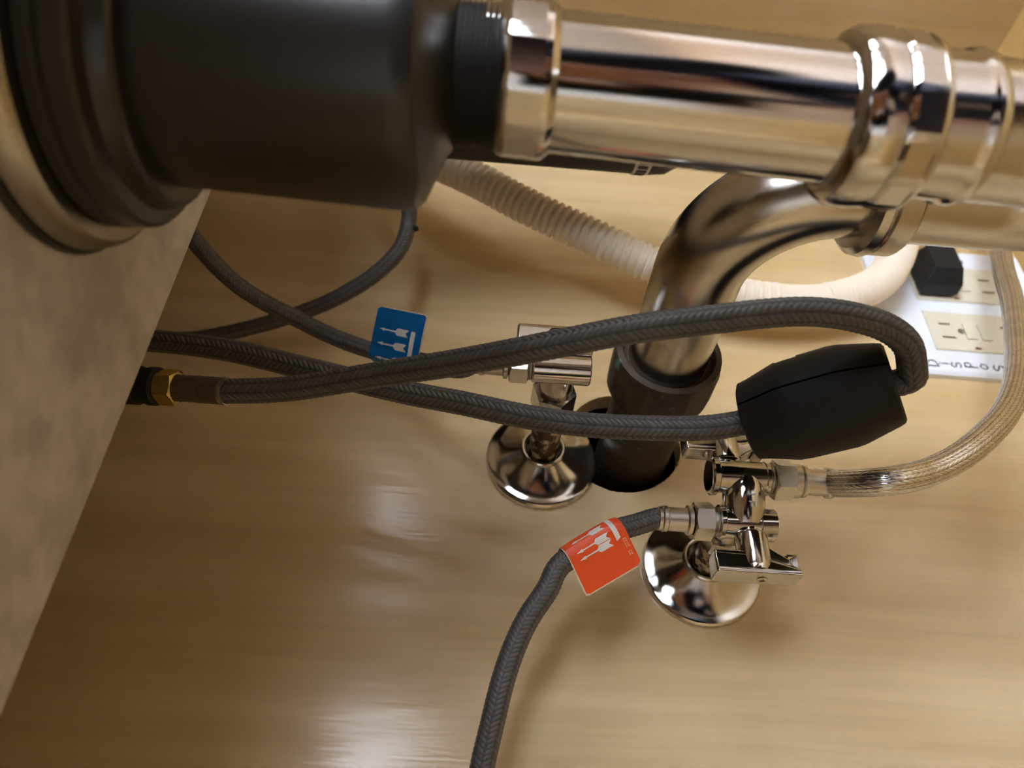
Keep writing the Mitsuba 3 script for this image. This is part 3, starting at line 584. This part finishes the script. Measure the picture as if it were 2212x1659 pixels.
part(t, 'handwriting', cat(*wr), 'ink', False, 'handwritten word Disposal in letters stacked down the plate')
mk = [stroke([(-.5, 0), (.5, .1)], (.4180, .1078), .0030), stroke([(-.1, -.4), (.1, .5)], (.4185, .1078), .0030), stroke([(-.3, .4), (-.2, -.4), (.4, -.3)], (.4160, .0485), .0036)]
for m_ in mk: part(t, 'pen_mark', m_, 'ink', False, 'pen stroke on the far edge of the plate')
# plug in the upper-right socket
t = thing('power_plug', 'black moulded power plug in the white wall plate', 'plug')
gx, gz = G[1]
def rect(cx, cz, w, h, y): return [(cx + a * w / 2, -y, cz + b * h / 2) for a, b in ((-1, -1), (1, -1), (1, 1), (-1, 1))]
pz = gz + .0205
pts = rect(gx, pz, .0250, .0200, .0072) + rect(gx, pz, .0270, .0235, .0110) + rect(gx + .001, pz, .0270, .0235, .0180) + rect(gx + .003, pz - .001, .0190, .0170, .0265)
part(t, 'body', tm(m3.Manifold.batch_hull([m3.Manifold.sphere(.0010, 10).translate(p) for p in pts])), 'plug_rubber', 25)
cc, LL = spline([(gx + .008, -.021, pz), (gx + .026, -.024, pz), (gx + .06, -.030, pz + .004), (gx + .12, -.024, pz + .03), (gx + .16, -.022, pz + .10), (gx + .18, -.04, pz + .2)], .002)
rr_ = np.where(LL < .022, .0046 + .0004 * np.cos(2 * np.pi * LL / .004), .0034)
part(t, 'cord', sweep(cc, rr_, 24), 'plug_rubber', 30)

# ------------------------------------------------------------------ the person who takes the picture (behind the camera, seen in the chrome)
def limb(*joints):
    """joints: (point, radius); bones are hulls of neighbouring spheres."""
    S = [m3.Manifold.sphere(r, 20).translate(tuple(np.asarray(p, float))) for p, r in joints]
    return m3.Manifold.batch_boolean([m3.Manifold.batch_hull([a_, b_]) for a_, b_ in zip(S[:-1], S[1:])], m3.OpType.Add)
def soft(mn, edge, it):
    m = tm(mn.refine_to_length(edge)); m.merge_vertices(); trimesh.smoothing.filter_taubin(m, iterations=it); return m
mat('skin', principled(rgb(.52, .27, .19), .5, 0, .4))
mat('navy_knit', principled(rgb(.012, .016, .038), .8, 0, .2))
mat('denim', principled(rgb(.03, .04, .07), .8, 0, .2))
mat('dark_hair', principled(rgb(.02, .014, .01), .5))
def cam_at(r, d, f): return CAM + RIGHT * r + DOWN * d + FWD * f
wrist, palm = cam_at(-.065, -.118, -.055), cam_at(-.005, -.084, -.016)
elbow, shoulder = np.array([0.160, -.66, .24]), np.array([0.050, -.90, .50])
sh2, el2, wr2 = np.array([-0.330, -.92, .48]), np.array([-0.450, -.86, .20]), np.array([-0.330, -.72, .04])
neck, head = np.array([-0.140, -.86, .60]), np.array([-0.120, -.81, .755])
hip, hip2 = np.array([-0.030, -1.12, .06]), np.array([-0.270, -1.13, .06])
kn, kn2 = np.array([0.050, -.78, .00]), np.array([-0.330, -.78, .00])
an, an2 = np.array([0.030, -1.22, -.045]), np.array([-0.330, -1.22, -.045])
t = thing('person', 'kneeling person in a navy jumper and jeans holding up a phone', 'person')
hd = [limb((neck - [0, 0, .03], .055), (neck, .052), (head - [0, -.005, .05], .062))] + [m3.Manifold.batch_hull([m3.Manifold.sphere(.078, 24).translate(tuple(head + [0, -.02, .02])), m3.Manifold.sphere(.070, 24).translate(tuple(head + [0, .015, .0])), m3.Manifold.sphere(.036, 20).translate(tuple(head + [0, .045, -.075]))]),
      limb((head + [0, .082, -.005], .010), (head + [0, .100, -.032], .014)), limb((head + [-.024, .080, -.066], .007), (head + [.024, .080, -.066], .007)),
      limb((head + [-.078, -.005, .015], .014), (head + [-.079, -.003, -.02], .010)), limb((head + [.078, -.005, .015], .014), (head + [.079, -.003, -.02], .010))]
def hand(wr, pm, fdir, across, n, lens=(.070, .078, .072, .058), curl=.35, thumb=1):
    fdir, across, n = unit(fdir), unit(across), unit(n); out = []
    base = [pm + fdir * .040 + across * o for o in (-.030, -.010, .010, .029)]
    out.append(m3.Manifold.batch_hull([m3.Manifold.sphere(.013, 16).translate(tuple(p)) for p in [wr + across * .014, wr - across * .014, base[0], base[3], pm + across * .032, pm - across * .032]]))
    for b, L in zip(base, lens):
        p = [b - fdir * .01]; a_ = 0.0
        for q in (.46, .30, .24):
            p.append(p[-1] + (fdir * math.cos(a_) + n * math.sin(a_)) * L * q * 1.1); a_ += curl
        out.append(limb(*zip(p, (.0098, .0092, .0084, .0072))))
    tb = pm - fdir * .012 + across * thumb * .030
    out.append(limb((tb, .0125), (tb + fdir * .028 + across * thumb * .024 + n * .012, .0105), (tb + fdir * .054 + across * thumb * .026 + n * .022, .0085)))
    return m3.Manifold.batch_boolean(out, m3.OpType.Add)
arms = [limb((elbow + (wrist - elbow) * .45, .040), (wrist, .027)), hand(wrist, palm, RIGHT * 1.0 + FWD * .12, DOWN, FWD, thumb=1), limb((el2 + (wr2 - el2) * .45, .040), (wr2, .027)), hand(wr2, wr2 + [.04, .07, -.02], (.4, .9, -.1), (.9, -.4, 0), (0, 0, -1), thumb=1)]
torso = [limb((hip * .5 + hip2 * .5, .135), (np.array([-.14, -1.02, .30]), .130), (np.array([-.14, -.93, .45]), .130)), limb((sh2, .062), (np.array([-.14, -.92, .52]), .085), (shoulder, .062))]
legs = [limb((hip, .095), (kn, .062)), limb((kn, .060), (an, .040), (an - [0, .10, -.0], .035)), limb((hip2, .095), (kn2, .062)), limb((kn2, .060), (an2, .040), (an2 - [0, .10, 0], .035))]
bones = [limb((shoulder, .055), (elbow, .046), (wrist, .027)), limb((sh2, .055), (el2, .046), (wr2, .027))]
body_ = m3.Manifold.batch_boolean(hd + arms + torso + legs + bones, m3.OpType.Add)
part(t, 'body', soft(body_, .010, 6), 'skin', True)
top = m3.Manifold.batch_boolean([limb((hip * .5 + hip2 * .5 + [0, .02, .02], .150), (np.array([-.14, -1.02, .30]), .146), (np.array([-.14, -.93, .45]), .144)), limb((sh2, .074), (np.array([-.14, -.92, .52]), .097), (shoulder, .074)),
      limb((shoulder, .070), (elbow, .060), (elbow + (wrist - elbow) * .90, .036)), limb((sh2, .070), (el2, .060), (el2 + (wr2 - el2) * .75, .044))], m3.OpType.Add)
part(t, 'jumper', soft(top, .012, 8), 'navy_knit', True, 'navy jumper')
jeans = m3.Manifold.batch_boolean([limb((hip, .106), (kn, .073)), limb((kn, .070), (an + [0, .03, 0], .050)), limb((hip2, .106), (kn2, .073)), limb((kn2, .070), (an2 + [0, .03, 0], .050)), limb((hip, .106), (hip2, .106))], m3.OpType.Add)
part(t, 'jeans', soft(jeans, .012, 8), 'denim', True, 'dark jeans')
hair = m3.Manifold.batch_hull([m3.Manifold.sphere(.088, 24).translate(tuple(head + [0, -.03, .028])), m3.Manifold.sphere(.062, 24).translate(tuple(head + [0, -.045, -.03]))]) 
part(t, 'hair', soft(hair, .01, 4), 'dark_hair', True, 'short dark hair')
eyes = []
for s in (-1, 1): part(t, 'eye', place(trimesh.creation.icosphere(2, .011), head + [s * .030, .070, .004]), 'paper_white', True)
t = thing('phone', 'dark phone in the hand of the kneeling person', 'phone')
part(t, 'case', oriented(rounded_box((.148, .072, .008), .0038), cam_at(.050, .004, -.010), RIGHT, -DOWN), 'black_plastic', 30)
part(t, 'screen', oriented(rounded_box((.140, .066, .001), .0004), cam_at(.050, .004, -.0146), RIGHT, -DOWN), 'dark_slot', False)
